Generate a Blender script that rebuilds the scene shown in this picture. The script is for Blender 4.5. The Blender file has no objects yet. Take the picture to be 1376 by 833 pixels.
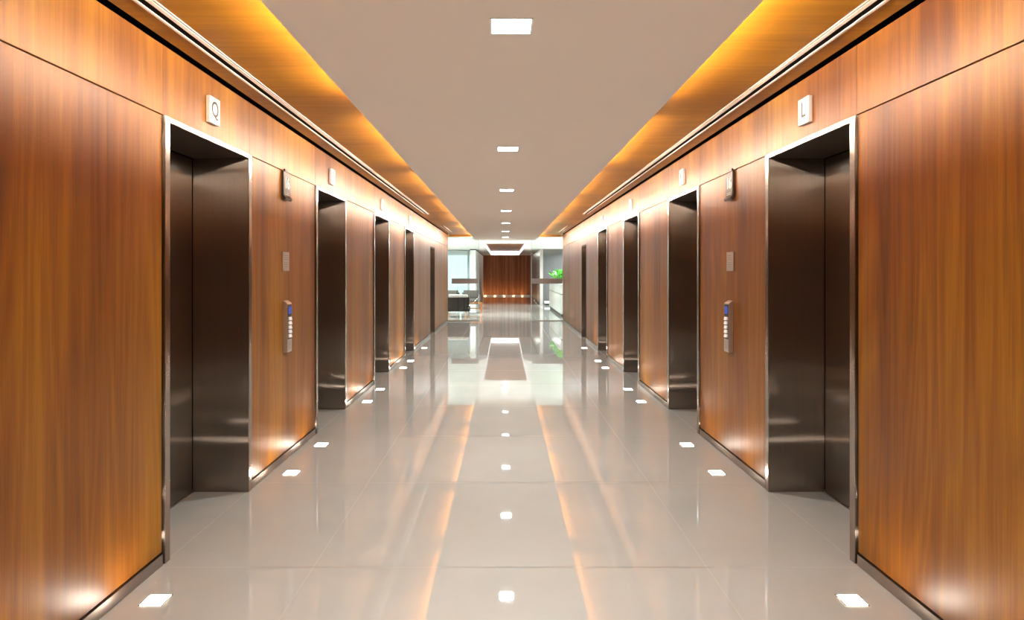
import bpy, bmesh, math, random
from mathutils import Vector, Matrix
random.seed(7)
SC = bpy.context.scene
COL = SC.collection
PI = math.pi

# ------------------------------------------------------------------ dimensions (metres)
HW = 1.872            # half width of the corridor
EYE = 1.57
PITCH = 2.905         # spacing of the lifts
Y0 = 4.23             # centre of the nearest lift
OPEN = 1.135          # clear opening of a lift
FR = 0.05             # face width of the steel frame
ZJ = 2.42             # horizontal joint above the lifts
ZS = 2.80             # wood soffit
ZP = 2.65             # floating ceiling panel
PW = 1.0              # half width of that panel
YB = -4.0             # corridor end behind the camera
YE = 21.8             # corridor end at the lobby
ZL = 2.74             # lobby ceiling
YL = 45.0             # lobby far wall

# ------------------------------------------------------------------ helpers
def lin(r, g, b):
    f = lambda c: (c/255)/12.92 if c/255 <= 0.04045 else (((c/255)+0.055)/1.055)**2.4
    return (f(r), f(g), f(b), 1.0)

def add_box(bm, x0, x1, y0, y1, z0, z1, bev=0.0, mi=0, seg=2):
    r = bmesh.ops.create_cube(bm, size=1.0)
    vs = r['verts']
    bmesh.ops.scale(bm, vec=(abs(x1-x0), abs(y1-y0), abs(z1-z0)), verts=vs)
    bmesh.ops.translate(bm, vec=((x0+x1)/2, (y0+y1)/2, (z0+z1)/2), verts=vs)
    fs = set(f for v in vs for f in v.link_faces)
    for f in fs: f.material_index = mi
    if bev > 0:
        es = list(set(e for v in vs for e in v.link_edges))
        out = bmesh.ops.bevel(bm, geom=es, offset=bev, segments=seg, affect='EDGES', profile=0.5)
        for f in out['faces']: f.material_index = mi

def add_cyl(bm, p0, p1, r0, r1=None, n=12, mi=0):
    p0 = Vector(p0); p1 = Vector(p1); d = p1-p0
    r1 = r0 if r1 is None else r1
    res = bmesh.ops.create_cone(bm, cap_ends=True, cap_tris=False, segments=n, radius1=r0, radius2=r1, depth=d.length)
    q = Vector((0, 0, 1)).rotation_difference(d.normalized())
    bmesh.ops.transform(bm, matrix=Matrix.Translation((p0+p1)/2) @ q.to_matrix().to_4x4(), verts=res['verts'])
    for v in res['verts']:
        for f in v.link_faces: f.material_index = mi

def add_prism(bm, pts, axis, a, b, mi=0):
    """pts: outline in the two other axes (in cyclic order x,y,z without axis); extruded from a to b."""
    def P(u, v, w):
        return {'x': (w, u, v), 'y': (u, w, v), 'z': (u, v, w)}[axis]
    lo = [bm.verts.new(P(u, v, a)) for u, v in pts]
    hi = [bm.verts.new(P(u, v, b)) for u, v in pts]
    n = len(pts); fs = []
    fs.append(bm.faces.new(lo)); fs.append(bm.faces.new(hi))
    for i in range(n):
        j = (i+1) % n
        fs.append(bm.faces.new((lo[i], lo[j], hi[j], hi[i])))
    for f in fs: f.material_index = mi
    bmesh.ops.recalc_face_normals(bm, faces=fs)

def obj(name, bm, mat, parent=None, smooth=False):
    me = bpy.data.meshes.new(name)
    bmesh.ops.recalc_face_normals(bm, faces=bm.faces[:])
    bm.to_mesh(me); bm.free()
    for m in (mat if isinstance(mat, (list, tuple)) else [mat]): me.materials.append(m)
    if smooth:
        for p in me.polygons: p.use_smooth = True
    o = bpy.data.objects.new(name, me); COL.objects.link(o)
    if parent is not None: o.parent = parent
    return o

def boxes(name, lst, mat, parent=None, bev=0.0):
    bm = bmesh.new()
    for b in lst: add_box(bm, *b, bev=bev)
    return obj(name, bm, mat, parent)

def tag(o, label, cat, group=None, kind=None):
    o['label'] = label; o['category'] = cat
    if group: o['group'] = group
    if kind: o['kind'] = kind
    return o

def thing(name, label, cat, loc=(0, 0, 0), rz=0.0, group=None):
    o = bpy.data.objects.new(name, None); COL.objects.link(o)
    o.location = loc; o.rotation_euler = (0, 0, rz); o.empty_display_size = 0.1
    return tag(o, label, cat, group)

def struct(name, bm, mat, parent=None):
    o = obj(name, bm, mat, parent)
    if parent is None: o['kind'] = 'structure'
    return o

def dup(root, loc, rz, label):
    r = root.copy(); COL.objects.link(r); r.location = loc; r.rotation_euler = (0, 0, rz); r['label'] = label
    for ch in list(root.children):
        c = ch.copy(); COL.objects.link(c); c.parent = r
        for g in ch.children:
            d = g.copy(); COL.objects.link(d); d.parent = c
    return r

def text_mesh(name, txt, size, mat, parent, loc, depth=0.001, xs=1.0, font_bold=False):
    """raised lettering on a plane facing local +x, reading along +y"""
    cu = bpy.data.curves.new(name+'_c', 'FONT'); cu.body = txt; cu.size = size; cu.extrude = depth
    cu.align_x = 'CENTER'; cu.align_y = 'CENTER'
    if font_bold: cu.offset = size*0.012
    t = bpy.data.objects.new(name+'_t', cu); COL.objects.link(t)
    dg = bpy.context.evaluated_depsgraph_get()
    me = bpy.data.meshes.new_from_object(t.evaluated_get(dg))
    bpy.data.objects.remove(t); bpy.data.curves.remove(cu)
    M = Matrix(((0, 0, 1, 0), (1, 0, 0, 0), (0, 1, 0, 0), (0, 0, 0, 1)))     # x->y, y->z, z->x
    me.transform(Matrix.Translation(loc) @ M @ Matrix.Diagonal((xs, 1, 1, 1)))
    me.materials.clear(); me.materials.append(mat)
    o = bpy.data.objects.new(name, me); COL.objects.link(o); o.parent = parent
    return o

# ------------------------------------------------------------------ materials
def new_mat(name):
    m = bpy.data.materials.new(name); m.use_nodes = True
    nt = m.node_tree; nt.nodes.clear()
    out = nt.nodes.new('ShaderNodeOutputMaterial')
    return m, nt, out

def N(nt, typ, **kw):
    n = nt.nodes.new(typ)
    for k, v in kw.items():
        if k in n.inputs: n.inputs[k].default_value = v
        else: setattr(n, k, v)
    return n

def plain(name, col, rough=0.5, metal=0.0, spec=0.5, coat=0.0, noise=0.06, nscale=30.0):
    m, nt, out = new_mat(name)
    p = N(nt, 'ShaderNodeBsdfPrincipled', Roughness=rough, Metallic=metal)
    p.inputs['Specular IOR Level'].default_value = spec
    p.inputs['Coat Weight'].default_value = coat
    geo = N(nt, 'ShaderNodeNewGeometry')
    nz = N(nt, 'ShaderNodeTexNoise', Scale=nscale, Detail=3.0)
    nt.links.new(geo.outputs['Position'], nz.inputs['Vector'])
    mix = N(nt, 'ShaderNodeMix', data_type='RGBA')
    c = col
    mix.inputs['A'].default_value = (c[0]*(1-noise), c[1]*(1-noise), c[2]*(1-noise), 1)
    mix.inputs['B'].default_value = (c[0]*(1+noise), c[1]*(1+noise), c[2]*(1+noise), 1)
    mix.inputs[6].default_value = mix.inputs['A'].default_value if False else (c[0]*(1-noise), c[1]*(1-noise), c[2]*(1-noise), 1)
    mix.inputs[7].default_value = (c[0]*(1+noise), c[1]*(1+noise), c[2]*(1+noise), 1)
    nt.links.new(nz.outputs['Fac'], mix.inputs[0])
    nt.links.new(mix.outputs[2], p.inputs['Base Color'])
    nt.links.new(p.outputs[0], out.inputs[0])
    return m

def emit(name, col, strength):
    m, nt, out = new_mat(name)
    e = N(nt, 'ShaderNodeEmission', Color=col, Strength=strength)
    nt.links.new(e.outputs[0], out.inputs[0])
    return m

def wood(name, grain, cols, rough=0.42, spec=0.25, coat=0.08, coat_rough=0.30, band=2.2):
    """grain: axis along which the fibres run"""
    m, nt, out = new_mat(name)
    geo = N(nt, 'ShaderNodeNewGeometry')
    info = N(nt, 'ShaderNodeObjectInfo')
    off = N(nt, 'ShaderNodeVectorMath', operation='SCALE'); off.inputs[0].default_value = (7.3, 11.7, 5.1)
    nt.links.new(info.outputs['Random'], off.inputs['Scale'])
    add = N(nt, 'ShaderNodeVectorMath', operation='ADD')
    nt.links.new(geo.outputs['Position'], add.inputs[0]); nt.links.new(off.outputs[0], add.inputs[1])
    def mapped(along, across):
        s = [across]*3; s['xyz'.index(grain)] = along
        mp = N(nt, 'ShaderNodeMapping'); mp.inputs['Scale'].default_value = s
        nt.links.new(add.outputs[0], mp.inputs['Vector']); return mp
    m1 = mapped(0.10, band)
    n1 = N(nt, 'ShaderNodeTexNoise', Scale=1.0, Detail=2.0, Roughness=0.5); nt.links.new(m1.outputs[0], n1.inputs['Vector'])
    m2 = mapped(0.5, 14.0)
    n2 = N(nt, 'ShaderNodeTexNoise', Scale=1.0, Detail=5.0, Roughness=0.65, Distortion=0.6); nt.links.new(m2.outputs[0], n2.inputs['Vector'])
    m3 = mapped(2.2, 130.0)
    n3 = N(nt, 'ShaderNodeTexNoise', Scale=1.0, Detail=3.0, Roughness=0.6); nt.links.new(m3.outputs[0], n3.inputs['Vector'])
    # long cathedral figure
    m4 = mapped(0.35, 5.0)
    w4 = N(nt, 'ShaderNodeTexNoise', Scale=1.0, Detail=1.0, Distortion=0.3); nt.links.new(m4.outputs[0], w4.inputs['Vector'])
    mul = N(nt, 'ShaderNodeMath', operation='MULTIPLY'); mul.inputs[1].default_value = 14.0; nt.links.new(w4.outputs['Fac'], mul.inputs[0])
    fr = N(nt, 'ShaderNodeMath', operation='PINGPONG'); fr.inputs[1].default_value = 1.0; nt.links.new(mul.outputs[0], fr.inputs[0])
    def madd(a, k, b=None, c=0.0):
        x = N(nt, 'ShaderNodeMath', operation='MULTIPLY_ADD'); nt.links.new(a, x.inputs[0]); x.inputs[1].default_value = k
        if b is not None: nt.links.new(b, x.inputs[2])
        else: x.inputs[2].default_value = c
        return x.outputs[0]
    s = madd(n1.outputs['Fac'], 1.05, None, -0.34)
    s = madd(n2.outputs['Fac'], 0.50, s)
    s = madd(fr.outputs[0], 0.13, s)
    s = madd(n3.outputs['Fac'], 0.40, s)
    s2 = madd(s, 1.0, None, -0.19)
    ramp = N(nt, 'ShaderNodeValToRGB')
    el = ramp.color_ramp.elements
    el[0].position = 0.22; el[0].color = cols[0]
    el[1].position = 0.80; el[1].color = cols[2]
    e = el.new(0.50); e.color = cols[1]
    nt.links.new(s2, ramp.inputs['Fac'])
    p = N(nt, 'ShaderNodeBsdfPrincipled', Roughness=rough)
    p.inputs['Specular IOR Level'].default_value = spec
    p.inputs['Coat Weight'].default_value = coat; p.inputs['Coat Roughness'].default_value = coat_rough
    nt.links.new(ramp.outputs['Color'], p.inputs['Base Color'])
    rr = madd(n3.outputs['Fac'], 0.16, None, rough-0.08)
    nt.links.new(rr, p.inputs['Roughness'])
    nt.links.new(p.outputs[0], out.inputs[0])
    return m

def brushed(name, col, rough, axis_scale, aniso=0.0, wave=0.12):
    m, nt, out = new_mat(name)
    geo = N(nt, 'ShaderNodeNewGeometry')
    mp = N(nt, 'ShaderNodeMapping'); mp.inputs['Scale'].default_value = axis_scale
    nt.links.new(geo.outputs['Position'], mp.inputs['Vector'])
    nz = N(nt, 'ShaderNodeTexNoise', Scale=1.0, Detail=4.0, Roughness=0.7); nt.links.new(mp.outputs[0], nz.inputs['Vector'])
    # slow waviness of the sheet
    wv = N(nt, 'ShaderNodeTexNoise', Scale=1.7, Detail=1.0); nt.links.new(geo.outputs['Position'], wv.inputs['Vector'])
    p = N(nt, 'ShaderNodeBsdfPrincipled', Metallic=1.0, Roughness=rough)
    p.inputs['Base Color'].default_value = col
    rr = N(nt, 'ShaderNodeMath', operation='MULTIPLY_ADD'); nt.links.new(nz.outputs['Fac'], rr.inputs[0])
    rr.inputs[1].default_value = 0.06; rr.inputs[2].default_value = rough-0.03
    nt.links.new(rr.outputs[0], p.inputs['Roughness'])
    b2 = N(nt, 'ShaderNodeBump', Strength=wave, Distance=0.01); nt.links.new(wv.outputs['Fac'], b2.inputs['Height'])
    nt.links.new(b2.outputs[0], p.inputs['Normal'])
    if aniso > 0:
        tg = N(nt, 'ShaderNodeTangent', direction_type='RADIAL', axis='Z')
        nt.links.new(tg.outputs[0], p.inputs['Tangent']); p.inputs['Anisotropic'].default_value = aniso
    nt.links.new(p.outputs[0], out.inputs[0])
    return m

def jamb_steel():
    # sheet steel brushed upright: reflections smear sideways
    m, nt, out = new_mat('bronze_toned_steel')
    geo = N(nt, 'ShaderNodeNewGeometry')
    mp = N(nt, 'ShaderNodeMapping'); mp.inputs['Scale'].default_value = (1.6, 1.6, 1.1)
    nt.links.new(geo.outputs['Position'], mp.inputs['Vector'])
    wv = N(nt, 'ShaderNodeTexNoise', Scale=1.0, Detail=1.0); nt.links.new(mp.outputs[0], wv.inputs['Vector'])
    b2 = N(nt, 'ShaderNodeBump', Strength=0.12, Distance=0.01); nt.links.new(wv.outputs['Fac'], b2.inputs['Height'])
    mp2 = N(nt, 'ShaderNodeMapping'); mp2.inputs['Scale'].default_value = (160, 160, 1.5)
    nt.links.new(geo.outputs['Position'], mp2.inputs['Vector'])
    gr = N(nt, 'ShaderNodeTexNoise', Scale=1.0, Detail=3.0); nt.links.new(mp2.outputs[0], gr.inputs['Vector'])
    tg = N(nt, 'ShaderNodeTangent', direction_type='RADIAL', axis='Z')
    def lobe(rough, an, col):
        g = N(nt, 'ShaderNodeBsdfAnisotropic', Roughness=rough, Anisotropy=an)
        nt.links.new(b2.outputs[0], g.inputs['Normal']); nt.links.new(tg.outputs[0], g.inputs['Tangent'])
        mx = N(nt, 'ShaderNodeMix', data_type='RGBA')
        nt.links.new(gr.outputs['Fac'], mx.inputs[0])
        mx.inputs[6].default_value = (col[0]*0.88, col[1]*0.88, col[2]*0.88, 1); mx.inputs[7].default_value = (col[0]*1.12, col[1]*1.12, col[2]*1.12, 1)
        nt.links.new(mx.outputs[2], g.inputs['Color']); return g
    g1 = lobe(0.18, -0.87, (0.36, 0.315, 0.275)); g2 = lobe(0.34, -0.35, (0.245, 0.210, 0.18))
    mx = N(nt, 'ShaderNodeMixShader'); mx.inputs[0].default_value = 0.35
    nt.links.new(g1.outputs[0], mx.inputs[1]); nt.links.new(g2.outputs[0], mx.inputs[2]); nt.links.new(mx.outputs[0], out.inputs[0])
    return m

def glass(name, tint, refl=1.0):
    m, nt, out = new_mat(name)
    fr = N(nt, 'ShaderNodeFresnel', IOR=1.5)
    tr = N(nt, 'ShaderNodeBsdfTransparent', Color=tint)
    gl = N(nt, 'ShaderNodeBsdfGlossy', Roughness=0.01)
    mx = N(nt, 'ShaderNodeMixShader')
    nt.links.new(fr.outputs[0], mx.inputs[0]); nt.links.new(tr.outputs[0], mx.inputs[1]); nt.links.new(gl.outputs[0], mx.inputs[2])
    nt.links.new(mx.outputs[0], out.inputs[0])
    return m

WC = ((0.080, 0.020, 0.0015, 1), (0.170, 0.056, 0.003, 1), (0.27, 0.114, 0.006, 1))
M = {}
M['wood'] = wood('wall_veneer', 'z', WC)
M['soffit'] = wood('soffit_veneer', 'x', ((0.120, 0.040, 0.002, 1), (0.20, 0.078, 0.0037, 1), (0.30, 0.130, 0.006, 1)), band=1.6)
M['backwood'] = wood('lobby_veneer', 'z', ((0.18, 0.070, 0.033, 1), (0.32, 0.130, 0.062, 1), (0.44, 0.195, 0.098, 1)), band=6.0)
M['dark'] = plain('shadow_gap_black', (0.005, 0.004, 0.003, 1), 0.9, 0.0, 0.05)
M['shell'] = plain('plaster_shell', (0.30, 0.25, 0.2, 1), 0.8)
M['ceiling'] = plain('ceiling_paint', (0.76, 0.68, 0.61, 1), 0.75, nscale=4.0, noise=0.015)
M['white'] = plain('white_paint', (0.88, 0.89, 0.88, 1), 0.6, noise=0.02)
M['steel'] = jamb_steel()
M['steel_edge'] = brushed('bright_steel', (0.40, 0.35, 0.31, 1), 0.20, (40, 40, 3))
M['base'] = brushed('baseboard_steel', (0.38, 0.335, 0.30, 1), 0.30, (3, 3, 300))
M['alu'] = plain('satin_aluminium', (0.62, 0.58, 0.55, 1), 0.32, 0.9)
M['headdark'] = plain('header_dark_bronze', (0.035, 0.022, 0.015, 1), 0.5, 0.3)
M['silver'] = plain('pale_silver_plate', (0.72, 0.71, 0.70, 1), 0.4, 0.25)
M['plate'] = brushed('etched_steel_plate', (0.62, 0.55, 0.50, 1), 0.34, (3, 3, 300))
M['engrave'] = plain('engraved_fill', (0.035, 0.03, 0.028, 1), 0.6)
M['etch'] = plain('etched_lines', (0.30, 0.26, 0.23, 1), 0.5)
M['floorplate'] = plain('dark_bronze_plate', (0.045, 0.036, 0.031, 1), 0.45, 0.0, 0.3)
M['dark_plate'] = plain('dark_face_plate', (0.085, 0.068, 0.058, 1), 0.4, 0.6)
M['digit'] = plain('ivory_digits', (0.85, 0.82, 0.78, 1), 0.5)
M['button'] = plain('button_caps', (0.86, 0.84, 0.81, 1), 0.35)
M['screen'] = emit('blue_display', (0.10, 0.13, 0.45, 1), 0.36)
M['flange'] = plain('diffuser_flange', (0.72, 0.62, 0.56, 1), 0.45)
M['leather'] = plain('dark_leather', (0.012, 0.008, 0.006, 1), 0.5)
M['taupe'] = plain('taupe_fabric', (0.11, 0.093, 0.082, 1), 0.9, noise=0.2, nscale=200)
M['pale'] = plain('pale_cushion', (0.62, 0.58, 0.54, 1), 0.85, noise=0.1)
M['chrome'] = plain('chrome', (0.75, 0.76, 0.76, 1), 0.12, 1.0)
M['tablewood'] = wood('table_oak', 'x', ((0.16, 0.05, 0.015, 1), (0.30, 0.11, 0.03, 1), (0.42, 0.18, 0.05, 1)))
M['stone'] = plain('grey_stone', (0.085, 0.08, 0.082, 1), 0.35, noise=0.18, nscale=2.5)
M['counter'] = plain('counter_white', (0.72, 0.74, 0.70, 1), 0.2)
M['greige'] = plain('greige_lacquer', (0.42, 0.36, 0.34, 1), 0.25)
M['leaf'] = plain('leaf_green', (0.07, 0.36, 0.025, 1), 0.4, noise=0.35, nscale=25)
M['soil'] = plain('soil', (0.04, 0.028, 0.02, 1), 0.9)
M['mullion'] = plain('grey_green_metal', (0.30, 0.36, 0.35, 1), 0.5)
M['glass'] = glass('partition_glass', (0.90, 0.95, 0.94, 1))
M['pane'] = glass('window_glass', (0.97, 1.0, 0.99, 1))
M['down'] = emit('downlight_lens', (0.90, 0.97, 1.0, 1), 14.0)
M['uplight'] = emit('uplight_lens', (1.0, 0.86, 0.72, 1), 46.0)
M['lobby_uplight'] = emit('lobby_uplight_lens', (1.0, 0.60, 0.28, 1), 40.0)
M['led'] = emit('cove_led', (1.0, 0.85, 0.68, 1), 138.0)
M['tray_led'] = emit('tray_light', (1.0, 0.95, 0.90, 1), 4.5)
M['tray_side'] = emit('tray_side_light', (1.0, 0.97, 0.93, 1), 0.5)

# frosted film band on the glass
def frosted():
    m, nt, out = new_mat('frosted_film')
    d = N(nt, 'ShaderNodeBsdfDiffuse', Color=(0.36, 0.33, 0.31, 1))
    t = N(nt, 'ShaderNodeBsdfTranslucent', Color=(0.4, 0.38, 0.36, 1))
    mx = N(nt, 'ShaderNodeMixShader'); mx.inputs[0].default_value = 0.35
    nt.links.new(d.outputs[0], mx.inputs[1]); nt.links.new(t.outputs[0], mx.inputs[2]); nt.links.new(mx.outputs[0], out.inputs[0])
    return m
M['film'] = frosted()

def tile_mat():
    m, nt, out = new_mat('polished_porcelain')
    geo = N(nt, 'ShaderNodeNewGeometry')
    n1 = N(nt, 'ShaderNodeTexNoise', Scale=1.3, Detail=6.0, Roughness=0.6); nt.links.new(geo.outputs['Position'], n1.inputs['Vector'])
    n2 = N(nt, 'ShaderNodeTexNoise', Scale=140.0, Detail=2.0); nt.links.new(geo.outputs['Position'], n2.inputs['Vector'])
    ad = N(nt, 'ShaderNodeMath', operation='MULTIPLY_ADD'); nt.links.new(n2.outputs['Fac'], ad.inputs[0]); ad.inputs[1].default_value = 0.35
    nt.links.new(n1.outputs['Fac'], ad.inputs[2])
    r = N(nt, 'ShaderNodeValToRGB'); el = r.color_ramp.elements
    el[0].position = 0.35; el[0].color = (0.365, 0.350, 0.305, 1)
    el[1].position = 0.95; el[1].color = (0.415, 0.400, 0.352, 1)
    nt.links.new(ad.outputs[0], r.inputs['Fac'])
    p = N(nt, 'ShaderNodeBsdfPrincipled', Roughness=0.02)
    p.inputs['IOR'].default_value = 1.55
    nt.links.new(r.outputs['Color'], p.inputs['Base Color'])
    nt.links.new(p.outputs[0], out.inputs[0])
    return m
M['tile'] = tile_mat()
M['grout'] = plain('grout', (0.40, 0.34, 0.29, 1), 0.7)

# ------------------------------------------------------------------ floor
bm = bmesh.new()
add_box(bm, -6.2, 4.8, YB-0.2, YL+0.2, -0.2, -0.003, mi=1)
g = 0.0017
ys = []
y = 3.573 - 1.44*6
while y < YL+1.5: ys.append(y); y += 1.44
xs_c = [-2.30, -HW, -1.05, 1.05, HW, 2.30]
xs_l = [-6.1, -5.25, -4.2, -3.15, -2.1, -1.05, 1.05, 2.1, 3.15, 4.2, 4.75]
for j in range(len(ys)-1):
    xs = xs_c if ys[j+1] < YE+0.8 else xs_l
    for i in range(len(xs)-1):
        a0, a1 = xs[i]+g, xs[i+1]-g; b0, b1 = ys[j]+g, ys[j+1]-g
        tx = random.uniform(-1, 1)*0.0006; ty = random.uniform(-1, 1)*0.0005
        cx, cy = (a0+a1)/2, (b0+b1)/2
        Z = lambda X, Y: (X-cx)*tx + (Y-cy)*ty - 0.0005
        vs = [bm.verts.new((X, Y, Z(X, Y))) for X, Y in ((a0, b0), (a1, b0), (a1, b1), (a0, b1))]
        bm.faces.new(vs).material_index = 0
struct('floor', bm, [M['tile'], M['grout']])

# ------------------------------------------------------------------ lifts and walls
lift_y = [Y0 + PITCH*k for k in range(4)]
half = OPEN/2 + FR
REC = 0.39
service = {-1: (16.67, 17.67), 1: (15.60, 16.45)}
ZD = 2.19
TH = 0.02           # thickness of the veneer panels

for s, side in ((-1, 'left'), (1, 'right')):
    sd0, sd1 = service[s]
    bm = bmesh.new()
    def wb(y0, y1, z0, z1, x0=TH, x1=0.50):
        a, b = s*(HW+x0), s*(HW+x1)
        add_box(bm, min(a, b), max(a, b), y0, y1, z0, z1)
    cuts = [(yc-half-0.004, yc+half+0.004, ZJ+0.004) for yc in lift_y] + [(sd0-0.034, sd1+0.034, ZD+0.034)]
    cuts.sort()
    yp = YB
    for a, b, zt in cuts:
        wb(yp, a, 0, 2.95); wb(a, b, zt, 2.95); yp = b
    wb(yp, YE, 0, 2.95)
    wb(YB, YE, 0, 2.95, 0.44, 0.50)
    wall = struct('wall_'+side, bm, M['dark'])
    def panel(y0, y1, z0, z1):
        b = bmesh.new(); a0, a1 = s*HW, s*(HW+TH)
        add_box(b, min(a0, a1), max(a0, a1), y0, y1, z0, z1, bev=0.0015, seg=1)
        obj('wood_panel', b, M['wood'], wall)
    J = 0.003
    # lower panels
    edges = [YB] + [v for yc in lift_y for v in (yc-half-0.012, yc+half+0.012)]
    zb = 0.068
    for i in range(0, len(edges)-1, 2):
        panel(edges[i], edges[i+1], zb, ZJ-J)
    # beyond the last lift: narrow planks
    def planks(y0, y1, z0, z1, w):
        n = max(1, round((y1-y0)/w)); st = (y1-y0)/n
        for i in range(n): panel(y0+i*st+0.0015, y0+(i+1)*st-0.0015, z0, z1)
    w = 0.37 if s < 0 else 0.74
    planks(edges[-1], sd0-0.04, zb, ZJ-J, w)
    panel(sd0-0.04, sd1+0.04, ZD+0.04, ZJ-J)
    planks(sd1+0.04, YE, zb, ZJ-J, w)
    # frieze above
    fe = [YB] + [v for yc in lift_y for v in (yc-half, yc+half)]
    for i in range(len(fe)-1): panel(fe[i]+0.001, fe[i+1]-0.001, ZJ+J, ZS)
    for a, b in ((fe[-1], 16.6), (16.6, 19.2), (19.2, YE)): panel(a+0.001, b-0.001, ZJ+J, ZS)
    # end face veneer towards the lobby
    b = bmesh.new(); a0, a1 = s*HW, s*(HW+0.5); add_box(b, min(a0, a1), max(a0, a1), YE+0.001, YE+0.02, 0, 2.95); obj('end_panel', b, M['wood'], wall)
    # baseboard
    bm = bmesh.new()
    segs = [(edges[i]+0.0, edges[i+1]-0.004) for i in range(0, len(edges)-1, 2)] + [(edges[-1], sd0-0.036), (sd1+0.036, YE)]
    for a, b in segs:
        x0, x1 = s*(HW-0.008), s*(HW+TH)
        add_box(bm, min(x0, x1), max(x0, x1), a+0.004, b, 0.0, 0.060, bev=0.0015, seg=2)
    struct('baseboard_'+side, bm, M['base'])

# lift entrance: local frame, wall plane at x=0, +x into the corridor
lift_words = {
 (-1, 0): 'dark steel elevator entrance under the letter Q sign',
 (-1, 1): 'dark steel elevator entrance next beyond the Q elevator, under the second box sign',
 (-1, 2): 'dark steel elevator entrance in the Q wall, third from the letter Q sign',
 (-1, 3): 'dark steel elevator entrance in the Q wall, fourth and last under a sign',
 (1, 0): 'dark steel elevator entrance under the letter L sign',
 (1, 1): 'dark steel elevator entrance next beyond the L elevator, under the second box sign',
 (1, 2): 'dark steel elevator entrance in the L wall, third from the letter L sign',
 (1, 3): 'dark steel elevator entrance in the L wall, fourth and last under a sign'}
LG = 'elevator entrances along the corridor'
proto = thing('elevator_entrance', lift_words[(-1, 0)], 'elevator', (-HW, lift_y[0], 0), 0, LG)
PR = 0.014
for sg in (-1, 1):
    b = bmesh.new()
    y0, y1 = sg*OPEN/2, sg*(OPEN/2+FR)
    add_box(b, -REC, PR-0.006, min(y0, y1), max(y0, y1), 0.001, ZJ, bev=0.0012, seg=1)
    jb = obj('jamb', b, M['steel'], proto)
    b = bmesh.new()
    y0, y1 = sg*(OPEN/2-0.001), sg*(OPEN/2+FR+0.001)
    add_box(b, PR-0.005, PR, min(y0, y1), max(y0, y1), 0.001, ZJ+0.001, bev=0.002, seg=3)
    e = obj('edge_strip', b, M['steel_edge'], jb); e['label'] = 'bright polished steel edge'
b = bmesh.new(); add_box(b, -REC, PR-0.006, -OPEN/2+0.0005, OPEN/2-0.0005, ZJ-0.03, ZJ, bev=0.0012, seg=1)
hd = obj('header', b, M['headdark'], proto)
b = bmesh.new(); add_box(b, PR-0.005, PR, -OPEN/2+0.002, OPEN/2-0.002, ZJ-0.031, ZJ+0.001, bev=0.002, seg=3)
obj('edge_strip', b, M['steel_edge'], hd)['label'] = 'bright polished steel edge'
for sg in (-1, 1):
    b = bmesh.new()
    y0, y1 = sg*0.002, sg*(OPEN/2-0.006)
    add_box(b, -REC-0.002, -REC-0.035, min(y0, y1), max(y0, y1), 0.006, ZJ-0.036, bev=0.002, seg=1)
    obj('door_leaf', b, M['steel'], proto)
b = bmesh.new(); add_box(b, -REC-0.04, -REC+0.012, -OPEN/2+0.002, OPEN/2-0.002, 0.001, 0.005, bev=0.001, seg=1)
obj('sill', b, M['base'], proto)
for s in (-1, 1):
    for k, yc in enumerate(lift_y):
        if (s, k) == (-1, 0): continue
        dup(proto, (s*HW, yc, 0), 0 if s < 0 else PI, lift_words[(s, k)])

# service doors (part of the room)
for n, (s, (a, b_)) in enumerate(service.items()):
    b = bmesh.new()
    lx = lambda u, v: (min(s*u, s*v), max(s*u, s*v))
    x0, x1 = lx(HW+0.30, HW+0.34)
    add_box(b, x0, x1, a+0.004, b_-0.004, 0.005, ZD-0.004, bev=0.002, seg=1)
    dr = struct('door_%d' % (n+1), b, M['steel'])
    fx0, fx1 = lx(HW-0.004, HW+0.36)
    for y0, y1 in ((a-0.03, a), (b_, b_+0.03)):
        b = bmesh.new(); add_box(b, fx0, fx1, y0, y1, 0.001, ZD+0.03, bev=0.002, seg=1); obj('door_jamb', b, M['steel'], dr)
    b = bmesh.new(); add_box(b, fx0, fx1, a+0.001, b_-0.001, ZD, ZD+0.03, bev=0.002, seg=1); obj('door_header', b, M['steel'], dr)
    b = bmesh.new(); hx = s*(HW+0.26); add_cyl(b, (s*(HW+0.30), b_-0.08, 1.0), (hx, b_-0.08, 1.0), 0.009); add_cyl(b, (hx, b_-0.085, 1.0), (hx, b_-0.20, 1.0), 0.009)
    obj('door_handle', b, M['chrome'], dr)

# ------------------------------------------------------------------ ceiling
bm = bmesh.new()
add_box(bm, -HW-0.5, HW+0.5, YB-0.2, YE, 2.955, 3.10)
ceil = struct('ceiling', bm, M['dark'])
for s in (-1, 1):
    b = bmesh.new(); x0, x1 = s*0.55, s*1.82
    add_box(b, min(x0, x1), max(x0, x1), YB, YE+0.06, ZS, ZS+0.03, bev=0.001, seg=1)
    obj('wood_soffit', b, M['soffit'], ceil)
    b = bmesh.new(); x0, x1 = s*1.08, s*1.82
    add_box(b, min(x0, x1), max(x0, x1), YE-0.035, YE-0.012, ZS-0.055, ZS-0.001, bev=0.001, seg=1)
    obj('end_fascia', b, M['soffit'], ceil)
b = bmesh.new(); add_box(b, -0.552, 0.552, YB, YE+0.06, ZS+0.002, ZS+0.03); obj('upper_board', b, M['shell'], ceil)
b = bmesh.new(); add_box(b, -PW, PW, YB, YE+0.55, ZP, ZP+0.03, bev=0.002, seg=1); obj('floating_panel', b, M['ceiling'], ceil)
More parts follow.
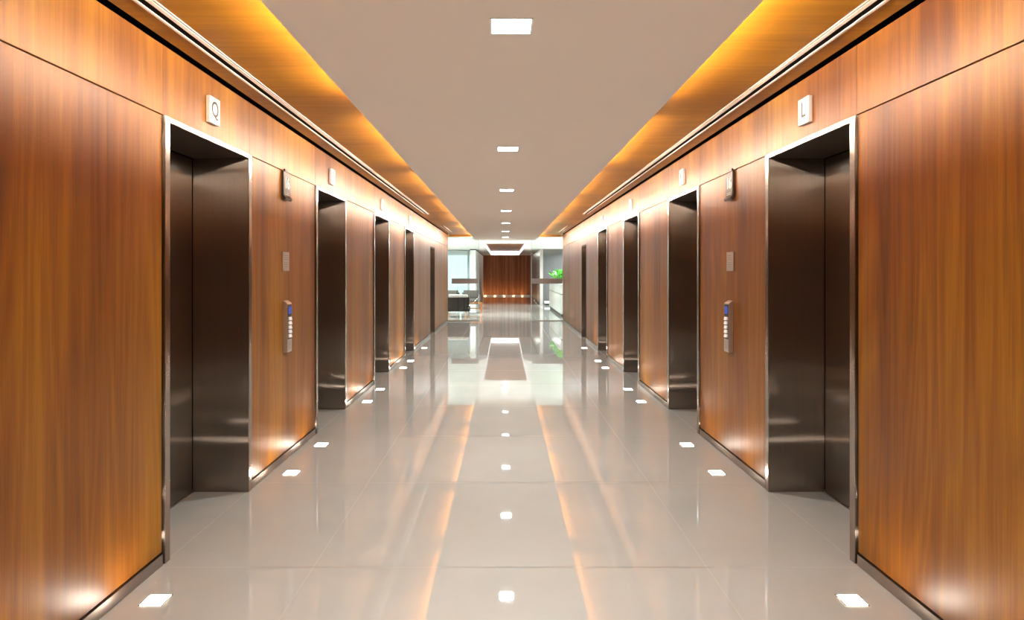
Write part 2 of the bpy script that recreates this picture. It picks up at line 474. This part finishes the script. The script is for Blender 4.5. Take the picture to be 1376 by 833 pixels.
# LED lines lying on the floating panel, behind its edges
for s in (-1, 1):
    b = bmesh.new()
    for k in range(-3, 8):
        y0, y1 = 2.085+PITCH*k+0.32, 2.085+PITCH*(k+1)-0.32
        y0, y1 = max(y0, YB+0.1), min(y1, YE+0.4)
        if y1 > y0: add_box(b, s*0.945-0.012, s*0.945+0.012, y0, y1, ZP+0.045, ZP+0.062)
    obj('led_line', b, M['led'], ceil)

# ceiling downlights
dl_words = ['square ceiling downlight nearest the camera, largest of the row'] + \
           ['square ceiling downlight, %s from the camera in the corridor row' % w for w in ('second', 'third', 'fourth', 'fifth', 'sixth', 'seventh')]
def make_down(y, label, z=ZP):
    t = thing('ceiling_light', label, 'ceiling light', (0.0, y, z), 0, 'square downlights along the ceiling')
    b = bmesh.new(); S = 0.085
    for x0, x1, y0, y1 in ((-S-.008, S+.008, -S-.008, -S), (-S-.008, S+.008, S, S+.008), (-S-.008, -S, -S, S), (S, S+.008, -S, S)):
        add_box(b, x0, x1, y0, y1, -0.004, -0.0005)
    obj('trim_frame', b, M['white'], t)
    b = bmesh.new(); add_box(b, -S+0.0005, S-0.0005, -S+0.0005, S-0.0005, -0.003, -0.0006); obj('diffuser', b, M['down'], t)
    la = bpy.data.lights.new('downlight_lamp', 'AREA'); la.shape = 'SQUARE'; la.size = 2*S-0.004; la.energy = 21.5; la.color = (0.93, 0.97, 1.0); la.spread = math.radians(150)
    lo = bpy.data.objects.new('downlight_lamp', la); COL.objects.link(lo); lo.parent = t; lo.location = (0, 0, -0.005)
    return t
down0 = make_down(2.93, dl_words[0])
for k in range(1, 7): dup(down0, (0, 2.93+PITCH*k, ZP), 0, dl_words[k])
t = dup(down0, (0, 25.3, ZL), 0, 'square downlight in the white lobby ceiling beyond the glass partition')
for c in t.children:
    if c.type == 'LIGHT':
        c.data = c.data.copy(); c.data.energy = 70.0; c.data.spread = PI
dup(down0, (0, 0.025, ZP), 0, 'square ceiling downlight directly above the camera')
dup(down0, (0, -2.88, ZP), 0, 'square ceiling downlight behind the camera')

# linear air diffusers in the soffit
def diffuser(s, y0, y1, label):
    t = thing('linear_air_vent', label, 'air vent', (s*1.6525, (y0+y1)/2, ZS), 0, 'linear air vents in the wood soffits')
    h = (y1-y0)/2
    u = lambda x: s*(x-1.6525)
    for x0, x1, z0 in ((1.684, 1.702, -0.006), (1.618, 1.645, -0.006), (1.603, 1.612, -0.005)):
        b = bmesh.new(); a, c = u(x0), u(x1); add_box(b, min(a, c), max(a, c), -h, h, z0, -0.0005, bev=0.0012, seg=1); obj('flange', b, M['flange'], t)
    for x0, x1 in ((1.645, 1.684), (1.612, 1.618)):
        b = bmesh.new(); a, c = u(x0), u(x1); add_box(b, min(a, c)+.0003, max(a, c)-.0003, -h+0.001, h-0.001, -0.002, -0.0006); o = obj('slot', b, M['dark'], t); o['label'] = 'black air slot'
for s, w in ((-1, 'Q'), (1, 'L')):
    diffuser(s, YB+0.1, 14.0, 'long slotted air vent in the wood soffit above the %s elevator' % w)
    diffuser(s, 17.55, 20.25, 'short slotted air vent at the far end of the soffit, %s elevator side' % w)

# ------------------------------------------------------------------ wall fittings
def wall_loc(s, y, z): return (s*HW, y, z)
def rot(s): return 0 if s < 0 else PI

def box_sign(s, y, letter, label):
    t = thing('elevator_sign', label, 'sign', wall_loc(s, y, 2.585), rot(s), 'box signs above the elevators')
    b = bmesh.new(); add_box(b, 0.001, 0.026, -0.073, 0.073, -0.082, 0.082, bev=0.002, seg=2); obj('sign_box', b, M['silver'], t)
    if letter:
        text_mesh('sign_letter', letter, 0.135, M['engrave'], t, (0.0265, 0, 0.004), 0.0008, 0.95, True)
    return t
box_sign(-1, 4.205, 'Q', 'silver box sign with the letter Q')
box_sign(1, 4.205, 'L', 'silver box sign with the letter L')
box_sign(-1, 4.205+PITCH, 'P', 'silver box sign on the Q wall above its second elevator')
box_sign(1, 4.205+PITCH, 'K', 'silver box sign on the L wall above its second elevator')
for k, w in ((2, 'third'), (3, 'fourth')):
    box_sign(-1, 4.205+PITCH*k, None, 'small box sign on the Q wall above its %s elevator' % w)
    box_sign(1, 4.205+PITCH*k, None, 'small box sign on the L wall above its %s elevator' % w)

def floor_sign(s, label):
    yc = 5.61
    t = thing('floor_number_sign', label, 'sign', wall_loc(s, yc, 2.18), rot(s), 'number 16 floor signs')
    b = bmesh.new()
    H = 0.225; D = 0.022
    prof = [(0.004, 0.235), (0.004, 0.03), (0.012, 0.0), (0.024, -0.006), (0.036, 0.002), (0.038, 0.012), (0.030, 0.022), (D, 0.034), (D, H), (0.018, H+0.006), (0.012, H+0.006)]
    pts = [(x, z) for x, z in prof]
    add_prism(b, pts, 'y', -0.088, 0.088)
    obj('plate', b, M['floorplate'], t)
    b = bmesh.new(); add_box(b, 0.001, 0.016, -0.03, 0.05, 0.232, 0.258, bev=0.003, seg=2); obj('hook', b, M['floorplate'], t)
    text_mesh('digits', '16', 0.135, M['digit'], t, (D+0.0006, 0, 0.135), 0.0008, 0.92, True)['label'] = 'pale number 16'
    b = bmesh.new()
    for j in range(2):
        for i in range(9):
            add_box(b, D+0.0002, D+0.002, -0.05+i*0.012, -0.044+i*0.012, 0.052-j*0.012, 0.057-j*0.012)
    obj('raised_dots', b, M['alu'], t)
floor_sign(-1, 'dark floor sign reading 16 hung from the joint on the Q wall')
floor_sign(1, 'dark floor sign reading 16 hung from the joint on the L wall')

def notice(s, label):
    t = thing('wall_mounted_notice', label, 'plate', wall_loc(s, 5.63, 1.665), rot(s), 'small steel notice plates')
    b = bmesh.new(); add_box(b, 0.001, 0.007, -0.085, 0.085, -0.08, 0.08, bev=0.0015, seg=2); obj('plate', b, M['plate'], t)
    b = bmesh.new()
    for j, (w0, z) in enumerate(((0.05, 0.05), (0.058, 0.033), (0.055, 0.016), (0.05, -0.01), (0.06, -0.027), (0.042, -0.044))):
        add_box(b, 0.0066, 0.0076, -w0, w0, z-0.002, z+0.002)
    obj('etched_lines', b, M['etch'], t)
notice(-1, 'small square steel notice plate on the Q wall between sign and call panel')
notice(1, 'small square steel notice plate on the L wall between sign and call panel')

def call_panel(s, label):
    t = thing('wall_mounted_call_panel', label, 'call panel', wall_loc(s, 5.625, 1.12), rot(s), 'elevator call panels')
    b = bmesh.new()
    # body with a slanted top, profile in x,z
    prof = [(0.001, -0.215), (0.034, -0.215), (0.038, -0.211), (0.038, 0.190), (0.030, 0.200), (0.001, 0.218)]
    add_prism(b, prof, 'y', -0.058, 0.058)
    obj('housing', b, M['alu'], t)
    b = bmesh.new(); add_box(b, 0.0385, 0.0405, -0.046, 0.046, 0.095, 0.178, bev=0.0008, seg=1); bz = obj('screen_bezel', b, M['engrave'], t)
    b = bmesh.new(); add_box(b, 0.0407, 0.0415, -0.036, 0.036, 0.105, 0.168); o = obj('screen', b, M['screen'], bz); o['label'] = 'blue lit display'
    for i in range(5):
        z = 0.066-0.036*i
        b = bmesh.new()
        add_prism(b, [(0.0385, z-0.013), (0.050, z-0.013), (0.0435, z+0.013), (0.0385, z+0.013)], 'y', -0.036, 0.036)
        obj('button', b, M['button'], t)
    b = bmesh.new()
    add_box(b, 0.0384, 0.0392, -0.045, 0.045, -0.200, -0.112)
    eb = obj('lower_plate', b, M['plate'], t)
    b = bmesh.new(); add_box(b, 0.0381, 0.0385, -0.052, 0.052, -0.106, 0.186); obj('button_plate', b, M['dark_plate'], t)
    b = bmesh.new()
    for j in range(5): add_box(b, 0.0392, 0.0398, -0.034, 0.034-0.01*(j % 2), -0.132-j*0.013, -0.129-j*0.013)
    obj('etched_lines', b, M['etch'], eb)
call_panel(-1, 'upright steel call panel with blue display and buttons on the Q wall')
call_panel(1, 'upright steel call panel with blue display and buttons on the L wall')

# floor uplights along both walls
ul_y = [3.2075, 5.2525, 6.1125, 8.1575, 9.0175, 11.06, 11.92, 13.97]
nth = ('nearest', 'second', 'third', 'fourth', 'fifth', 'sixth', 'seventh', 'farthest')
ul0 = None
for s, w, xx in ((-1, 'Q', -1.70), (1, 'L', 1.635)):
    for k, y in enumerate(ul_y):
        lab = 'square floor uplight along the %s wall, %s from the camera' % (w, nth[k]) if 0 < k < 7 else 'square floor uplight along the %s wall, %s the camera' % (w, 'nearest' if k == 0 else 'farthest from')
        if ul0 is None:
            ul0 = thing('floor_light', lab, 'floor light', (xx, y, 0), 0, 'square uplights set in the floor'); S = 0.05
            b = bmesh.new()
            for x0, x1, y0, y1 in ((-S-.006, S+.006, -S-.006, -S), (-S-.006, S+.006, S, S+.006), (-S-.006, -S, -S, S), (S, S+.006, -S, S)):
                add_box(b, x0, x1, y0, y1, 0.0012, 0.0035)
            obj('trim_frame', b, M['steel_edge'], ul0)
            b = bmesh.new(); add_box(b, -S+.0005, S-.0005, -S+.0005, S-.0005, 0.0012, 0.003); obj('lens', b, M['uplight'], ul0)
        else:
            dup(ul0, (xx, y, 0), 0, lab)
    for y, wd in ((2.3475, 'before the first Q or L elevator'), (0.3025, 'beside the camera'), (-0.5575, 'behind the camera')):
        dup(ul0, (xx, y, 0), 0, 'square floor uplight along the %s wall, outside the view %s' % (w, wd if y < 2 else 'just below the frame'))

# ------------------------------------------------------------------ back of the corridor (behind the camera)
bm = bmesh.new(); add_box(bm, -HW-0.5, HW+0.5, YB-0.2, YB-0.002, 0, 2.955); struct('wall_back', bm, M['wood'])

# ------------------------------------------------------------------ lobby beyond
XL, XR = -6.0, 4.6
XWL, XWR = -1.45, 1.72      # inner faces of the far passage
# lobby ceiling with the tray opening
tx0, tx1, ty0, ty1 = -0.91, 0.93, 26.9, 43.9
bm = bmesh.new()
add_box(bm, XL-0.1, tx0, YE+0.065, YL+0.2, ZL, 3.10)
add_box(bm, tx1, XR+0.1, YE+0.065, YL+0.2, ZL, 3.10)
add_box(bm, tx0, tx1, YE+0.065, ty0, ZL, 3.10)
add_box(bm, tx0, tx1, ty1, YL+0.2, ZL, 3.10)
lc = struct('ceiling_lobby', bm, M['white'])
b = bmesh.new(); add_box(b, tx0, tx1, ty0, ty1, 2.95, 3.0); obj('tray_wood', b, M['backwood'], lc)
b = bmesh.new()
zt0, zt1 = ZL+0.004, 2.948
add_box(b, tx0+0.001, tx0+0.012, ty0+0.02, ty1-0.02, zt0, zt1)
add_box(b, tx1-0.012, tx1-0.001, ty0+0.02, ty1-0.02, zt0, zt1)
obj('tray_side_light', b, M['tray_side'], lc)
b = bmesh.new()
add_box(b, tx0+0.02, tx1-0.02, ty1-0.012, ty1-0.001, zt0, zt1)
obj('tray_end_light', b, M['tray_led'], lc)

bm = bmesh.new(); add_box(bm, XWL-0.3, XWR+0.3, YL, YL+0.2, 0, ZL)
wf = struct('wall_far', bm, M['dark'])
n = 15; wd = (XWR-XWL)/n
for i in range(n):
    b = bmesh.new(); add_box(b, XWL+i*wd+0.004, XWL+(i+1)*wd-0.004, YL-0.03, YL-0.001, 0.09, ZL-0.004, bev=0.003, seg=1); obj('wood_panel', b, M['backwood'], wf)
bm = bmesh.new(); add_box(bm, XWL+0.002, XWR-0.002, YL-0.045, YL-0.032, 0.0, 0.085, bev=0.002, seg=1); struct('baseboard_far', bm, M['alu'])
ulx = [(652-677.8)*44.6/900-0.03, (665-677.8)*44.6/900-0.03, -0.04, (690-677.8)*44.6/900-0.03, (702-677.8)*44.6/900-0.03]
for i, x in enumerate(ulx):
    w = ('first', 'second', 'third', 'fourth', 'fifth')[i]
    t = dup(ul0, (x, 44.62, 0), 0, 'small uplight at the foot of the far wood wall, %s from the armchairs side' % w)
    for c in t.children:
        if c.name.startswith('lens'): c.data = c.data.copy(); c.data.materials[0] = M['lobby_uplight']

# white wall of the passage on the lounge side, dark line on its top
bm = bmesh.new(); add_box(bm, XWL-0.26, XWL, 33.0, YL, 0, ZL-0.05); struct('wall_passage_lounge', bm, M['white'])
bm = bmesh.new(); add_box(bm, XWL-0.27, XWL+0.01, 32.98, YL-0.05, ZL-0.05, ZL-0.002); struct('trim_1', bm, M['engrave'])
bm = bmesh.new(); add_box(bm, XWR, XWR+0.15, 33.0, YL, 0, ZL-0.002); struct('wall_passage_reception', bm, M['greige'])
bm = bmesh.new(); add_box(bm, XWR-0.02, XWR, 33.0, YL-0.05, 0, 0.06); struct('baseboard_reception', bm, M['engrave'])
bm = bmesh.new(); add_box(bm, XWR+0.155, XR, 33.0, 33.2, 0, ZL-0.002); struct('wall_stone', bm, M['stone'])
bm = bmesh.new(); add_box(bm, XR, XR+0.2, YE, 33.2, 0, ZL); struct('wall_reception_side', bm, M['white'])
bm = bmesh.new(); add_box(bm, XL-0.2, XL, YE, 34.2, 0, ZL); struct('wall_lounge_side', bm, M['white'])
bm = bmesh.new()
add_box(bm, XL-0.2, -HW-0.505, YE, YE+0.02, 0, 3.1)
add_box(bm, HW+0.505, XR+0.2, YE, YE+0.02, 0, 3.1)
struct('wall_lobby_near', bm, M['white'])
# window wall of the lounge
wx0, wx1, wy = XL, XWL-0.262, 34.0
bm = bmesh.new()
add_box(bm, wx0, wx1, wy, wy+0.1, 0, 0.06); add_box(bm, wx0, wx1, wy, wy+0.1, ZL-0.06, ZL-0.002)
for x in (wx0+0.05, -4.6, -3.2, -1.86):
    add_box(bm, x-0.045, x+0.045, wy-0.04, wy+0.1, 0.06, ZL-0.06)
wn = struct('window_1', bm, M['mullion'])
for a, b_ in ((wx0+0.096, -4.646), (-4.554, -3.246), (-3.154, -1.906), (-1.814, wx1-0.001)):
    b = bmesh.new(); add_box(b, a, b_, wy+0.04, wy+0.052, 0.061, ZL-0.061); obj('window_pane', b, M['pane'], wn)

# glass partition at the end of the corridor
def partition(s, x_in, label, fx0, fx1):
    t = thing('glass_partition', label, 'glass partition', (0, YE+0.035, 0), 0, 'clear glass partitions at the corridor end')
    x0, x1 = sorted((s*(HW-0.003), x_in))
    b = bmesh.new(); add_box(b, x0, x1, 0.0, 0.012, 0.02, ZS-0.02); gl = obj('glass_sheet', b, M['glass'], t)
    b = bmesh.new(); xi = x_in+0.0005*s*-1; add_box(b, min(x_in, x_in-s*0.012), max(x_in, x_in-s*0.012), 0, 0.012, 0.02, ZS-0.02, bev=0.001, seg=1)
    o = obj('glass_edge', b, M['pane_edge'], t); o['label'] = 'pale blue polished glass edge'
    b = bmesh.new(); add_box(b, x0, x1, -0.012, 0.024, 0.0005, 0.0195, bev=0.001, seg=1); obj('floor_channel', b, M['alu'], t)
    b = bmesh.new(); add_box(b, x0, x1, -0.012, 0.024, ZS-0.0195, ZS-0.0005, bev=0.001, seg=1); obj('head_channel', b, M['alu'], t)
    b = bmesh.new(); add_box(b, fx0, fx1, -0.004, -0.001, 1.215, 1.385); o = obj('film_band', b, M['film'], t); o['label'] = 'grey frosted band'
M['pane_edge'] = plain('glass_edge', (0.62, 0.75, 0.78, 1), 0.2)
partition(-1, -0.873, 'clear glass partition with a grey band in front of the armchairs', -1.75, -0.876)
partition(1, 0.855, 'clear glass partition with a grey band in front of the reception counter', 0.87, HW-0.004)

# lounge chairs
def armchair(loc, rz, label, body, cush, pale_top):
    t = thing('armchair', label, 'armchair', loc, rz, 'lounge armchairs')
    W, D = 0.80, 0.78
    # local: front is -y
    b = bmesh.new(); add_box(b, -W/2, W/2, D/2-0.13, D/2-0.03, 0.20, 0.70, bev=0.02, seg=3); obj('backrest_shell', b, body, t)
    b = bmesh.new(); add_box(b, -W/2+0.09, W/2-0.09, D/2-0.29, D/2-0.135, 0.43, 0.80, bev=0.05, seg=4); obj('back_cushion', b, cush, t, True)
    b = bmesh.new(); add_box(b, -W/2+0.06, W/2-0.06, D/2-0.16, D/2+0.01, 0.702, 0.80, bev=0.035, seg=4); obj('head_roll', b, pale_top, t, True)
    for sg in (-1, 1):
        b = bmesh.new(); x0, x1 = sg*(W/2-0.085), sg*(W/2); add_box(b, min(x0, x1), max(x0, x1), -D/2, D/2-0.14, 0.20, 0.60, bev=0.02, seg=3); obj('arm', b, body, t)
    b = bmesh.new(); add_box(b, -W/2+0.09, W/2-0.09, -D/2, D/2-0.14, 0.20, 0.30, bev=0.015, seg=2); obj('seat_base', b, body, t)
    b = bmesh.new(); add_box(b, -W/2+0.09, W/2-0.09, -D/2-0.02, D/2-0.30, 0.305, 0.45, bev=0.04, seg=4); obj('seat_cushion', b, cush, t, True)
    for sg in (-1, 1):
        b = bmesh.new(); x = sg*(W/2-0.05)
        add_box(b, x-0.015, x+0.015, -D/2+0.02, D/2-0.02, 0.002, 0.022, bev=0.003, seg=1)
        for yy in (-D/2+0.035, D/2-0.035): add_box(b, x-0.012, x+0.012, yy-0.012, yy+0.012, 0.02, 0.20)
        obj('leg', b, M['chrome'], t)
    b = bmesh.new(); add_box(b, -W/2+0.066, W/2-0.066, D/2-0.05, D/2-0.03, 0.085, 0.105); obj('stretcher', b, M['chrome'], t)
    return t
armchair((-1.66, 24.0, 0), PI, 'dark leather armchair seen from behind, close behind the glass', M['leather'], M['taupe'], M['pale'])
for i, (x, lab) in enumerate(((-1.50, 'taupe armchair facing the corridor beside the white passage wall'), (-2.42, 'taupe armchair facing the corridor, half hidden by the wood wall end'))):
    armchair((x, 29.4, 0), 0, lab, M['taupe'], M['taupe'], M['taupe'])
# low wooden table with glass top
t = thing('coffee_table', 'low wooden coffee table with a glass top between the armchairs', 'table', (-1.25, 26.6, 0))
b = bmesh.new(); add_box(b, -0.38, 0.38, -0.38, 0.38, 0.432, 0.444, bev=0.002, seg=1); obj('glass_top', b, M['glass'], t)
b = bmesh.new(); add_box(b, -0.33, 0.33, -0.33, 0.33, 0.36, 0.431, bev=0.006, seg=2); obj('apron', b, M['tablewood'], t)
for sx in (-1, 1):
    for sy in (-1, 1):
        b = bmesh.new(); add_cyl(b, (sx*0.29, sy*0.29, 0.36), (sx*0.31, sy*0.31, 0.002), 0.035, 0.022, 10); obj('leg', b, M['tablewood'], t)
b = bmesh.new(); add_box(b, -0.28, 0.28, -0.28, 0.28, 0.15, 0.17, bev=0.004, seg=1); obj('lower_shelf', b, M['tablewood'], t)

# reception counter
t = thing('reception_counter', 'glossy white reception counter with a dark groove behind the glass', 'counter', (1.97, 26.6, 0))
b = bmesh.new(); add_box(b, 0.03, 0.75, -2.85, 3.2, 0.002, 0.10); obj('plinth', b, M['engrave'], t)
b = bmesh.new(); add_box(b, 0.0, 0.80, -2.9, 3.25, 0.102, 0.785, bev=0.006, seg=2); obj('lower_front', b, M['counter'], t)
b = bmesh.new(); add_box(b, 0.02, 0.78, -2.88, 3.23, 0.786, 0.812); obj('groove', b, M['engrave'], t)
b = bmesh.new(); add_box(b, 0.0, 0.80, -2.9, 3.25, 0.813, 1.13, bev=0.006, seg=2); obj('upper_front', b, M['counter'], t)
b = bmesh.new(); add_box(b, -0.02, 0.82, -2.92, 3.27, 1.132, 1.17, bev=0.006, seg=2); obj('worktop', b, M['counter'], t)
# plant trough on it
t = thing('potted_plant', 'bright green leafy plant in a trough on the reception counter', 'plant', (2.20, 28.0, 1.171))
b = bmesh.new(); add_box(b, -0.16, 0.22, -2.7, 1.75, 0.0, 0.17, bev=0.01, seg=2); pot = obj('planter', b, M['greige'], t)
b = bmesh.new(); add_box(b, -0.14, 0.20, -2.68, 1.73, 0.155, 0.176); obj('soil', b, M['soil'], pot)
b = bmesh.new()
for i in range(240):
    x = random.uniform(-0.14, 0.20); y = random.uniform(-2.6, 1.7)
    base = Vector((x, y, 0.175)); ang = random.uniform(0, 2*PI); tilt = random.uniform(0.2, 1.1)
    d = Vector((math.cos(ang)*math.sin(tilt), math.sin(ang)*math.sin(tilt), math.cos(tilt)))
    L = random.uniform(0.20, 0.46)
    side = d.cross(Vector((0, 0, 1))).normalized(); up = side.cross(d)
    wl = random.uniform(0.045, 0.075)
    lw = [0.10, 0.12, 0.55, 1.0, 0.75, 0.05]; tt = [0, 0.35, 0.5, 0.68, 0.85, 1.0]
    prev = None
    for w_, f in zip(lw, tt):
        c = base + d*L*f - Vector((0, 0, 1))*(0.10*f*f*math.sin(tilt))
        r = [b.verts.new(c - side*wl*w_), b.verts.new(c + up*wl*w_*-0.25), b.verts.new(c + side*wl*w_)]
        if prev:
            b.faces.new((prev[0], prev[1], r[1], r[0])); b.faces.new((prev[1], prev[2], r[2], r[1]))
        prev = r
o = obj('foliage', b, M['leaf'], t, True)
# low white ledge before the stone wall
t = thing('low_bench', 'low white bench in front of the grey stone wall', 'bench', (2.12, 32.4, 0))
b = bmesh.new(); add_box(b, -0.22, 0.6, -0.25, 0.25, 0.10, 0.20, bev=0.01, seg=2); obj('seat', b, M['counter'], t)
b = bmesh.new(); add_box(b, -0.16, 0.54, -0.2, 0.2, 0.002, 0.099); obj('base', b, M['engrave'], t)

# added downlights, hidden from the camera, to brighten the lounge and reception
lob0 = None
for x, y, lab in ((-3.2, 24.2, 'added unseen lobby downlight on the dark leather armchair side'), (-3.4, 27.5, 'added unseen lobby downlight on the coffee table side'),
                  (-3.2, 31.5, 'added unseen lobby downlight by the far taupe armchairs'), (3.2, 24.2, 'added unseen lobby downlight by the near end of the reception counter'),
                  (3.2, 28.0, 'added unseen lobby downlight on the plant trough side'), (3.2, 31.5, 'added unseen lobby downlight before the grey stone wall')):
    t = dup(down0, (x, y, ZL), 0, lab)
    for c in t.children:
        if c.type == 'LIGHT':
            c.data = c.data.copy(); c.data.energy = 105.0; c.data.spread = math.radians(160)

# ------------------------------------------------------------------ world, camera, view
w = bpy.data.worlds.new('world'); SC.world = w; w.use_nodes = True
bg = w.node_tree.nodes.get('Background') or w.node_tree.nodes.new('ShaderNodeBackground')
bg.inputs['Color'].default_value = (0.86, 1.0, 0.98, 1); bg.inputs['Strength'].default_value = 0.52

cd = bpy.data.cameras.new('camera'); cam = bpy.data.objects.new('camera', cd); COL.objects.link(cam)
cam.location = (-0.03, 0, EYE); cam.rotation_euler = (PI/2, 0, 0)
cd.sensor_fit = 'HORIZONTAL'; cd.sensor_width = 36.0; cd.lens = 900/1376*36
cd.shift_x = 10.2/1376; cd.shift_y = -50/1376
cd.clip_start = 0.05; cd.clip_end = 200
SC.camera = cam

SC.view_settings.view_transform = 'Standard'; SC.view_settings.look = 'None'
SC.view_settings.gamma = 1.0; SC.view_settings.use_curve_mapping = False
SC.view_settings.exposure = 1.35
cy = SC.cycles
cy.use_denoising = True
cy.max_bounces = 12; cy.diffuse_bounces = 6; cy.glossy_bounces = 6; cy.transparent_max_bounces = 12; cy.transmission_bounces = 6
cy.sample_clamp_indirect = 6.0
cy.caustics_reflective = False; cy.caustics_refractive = False
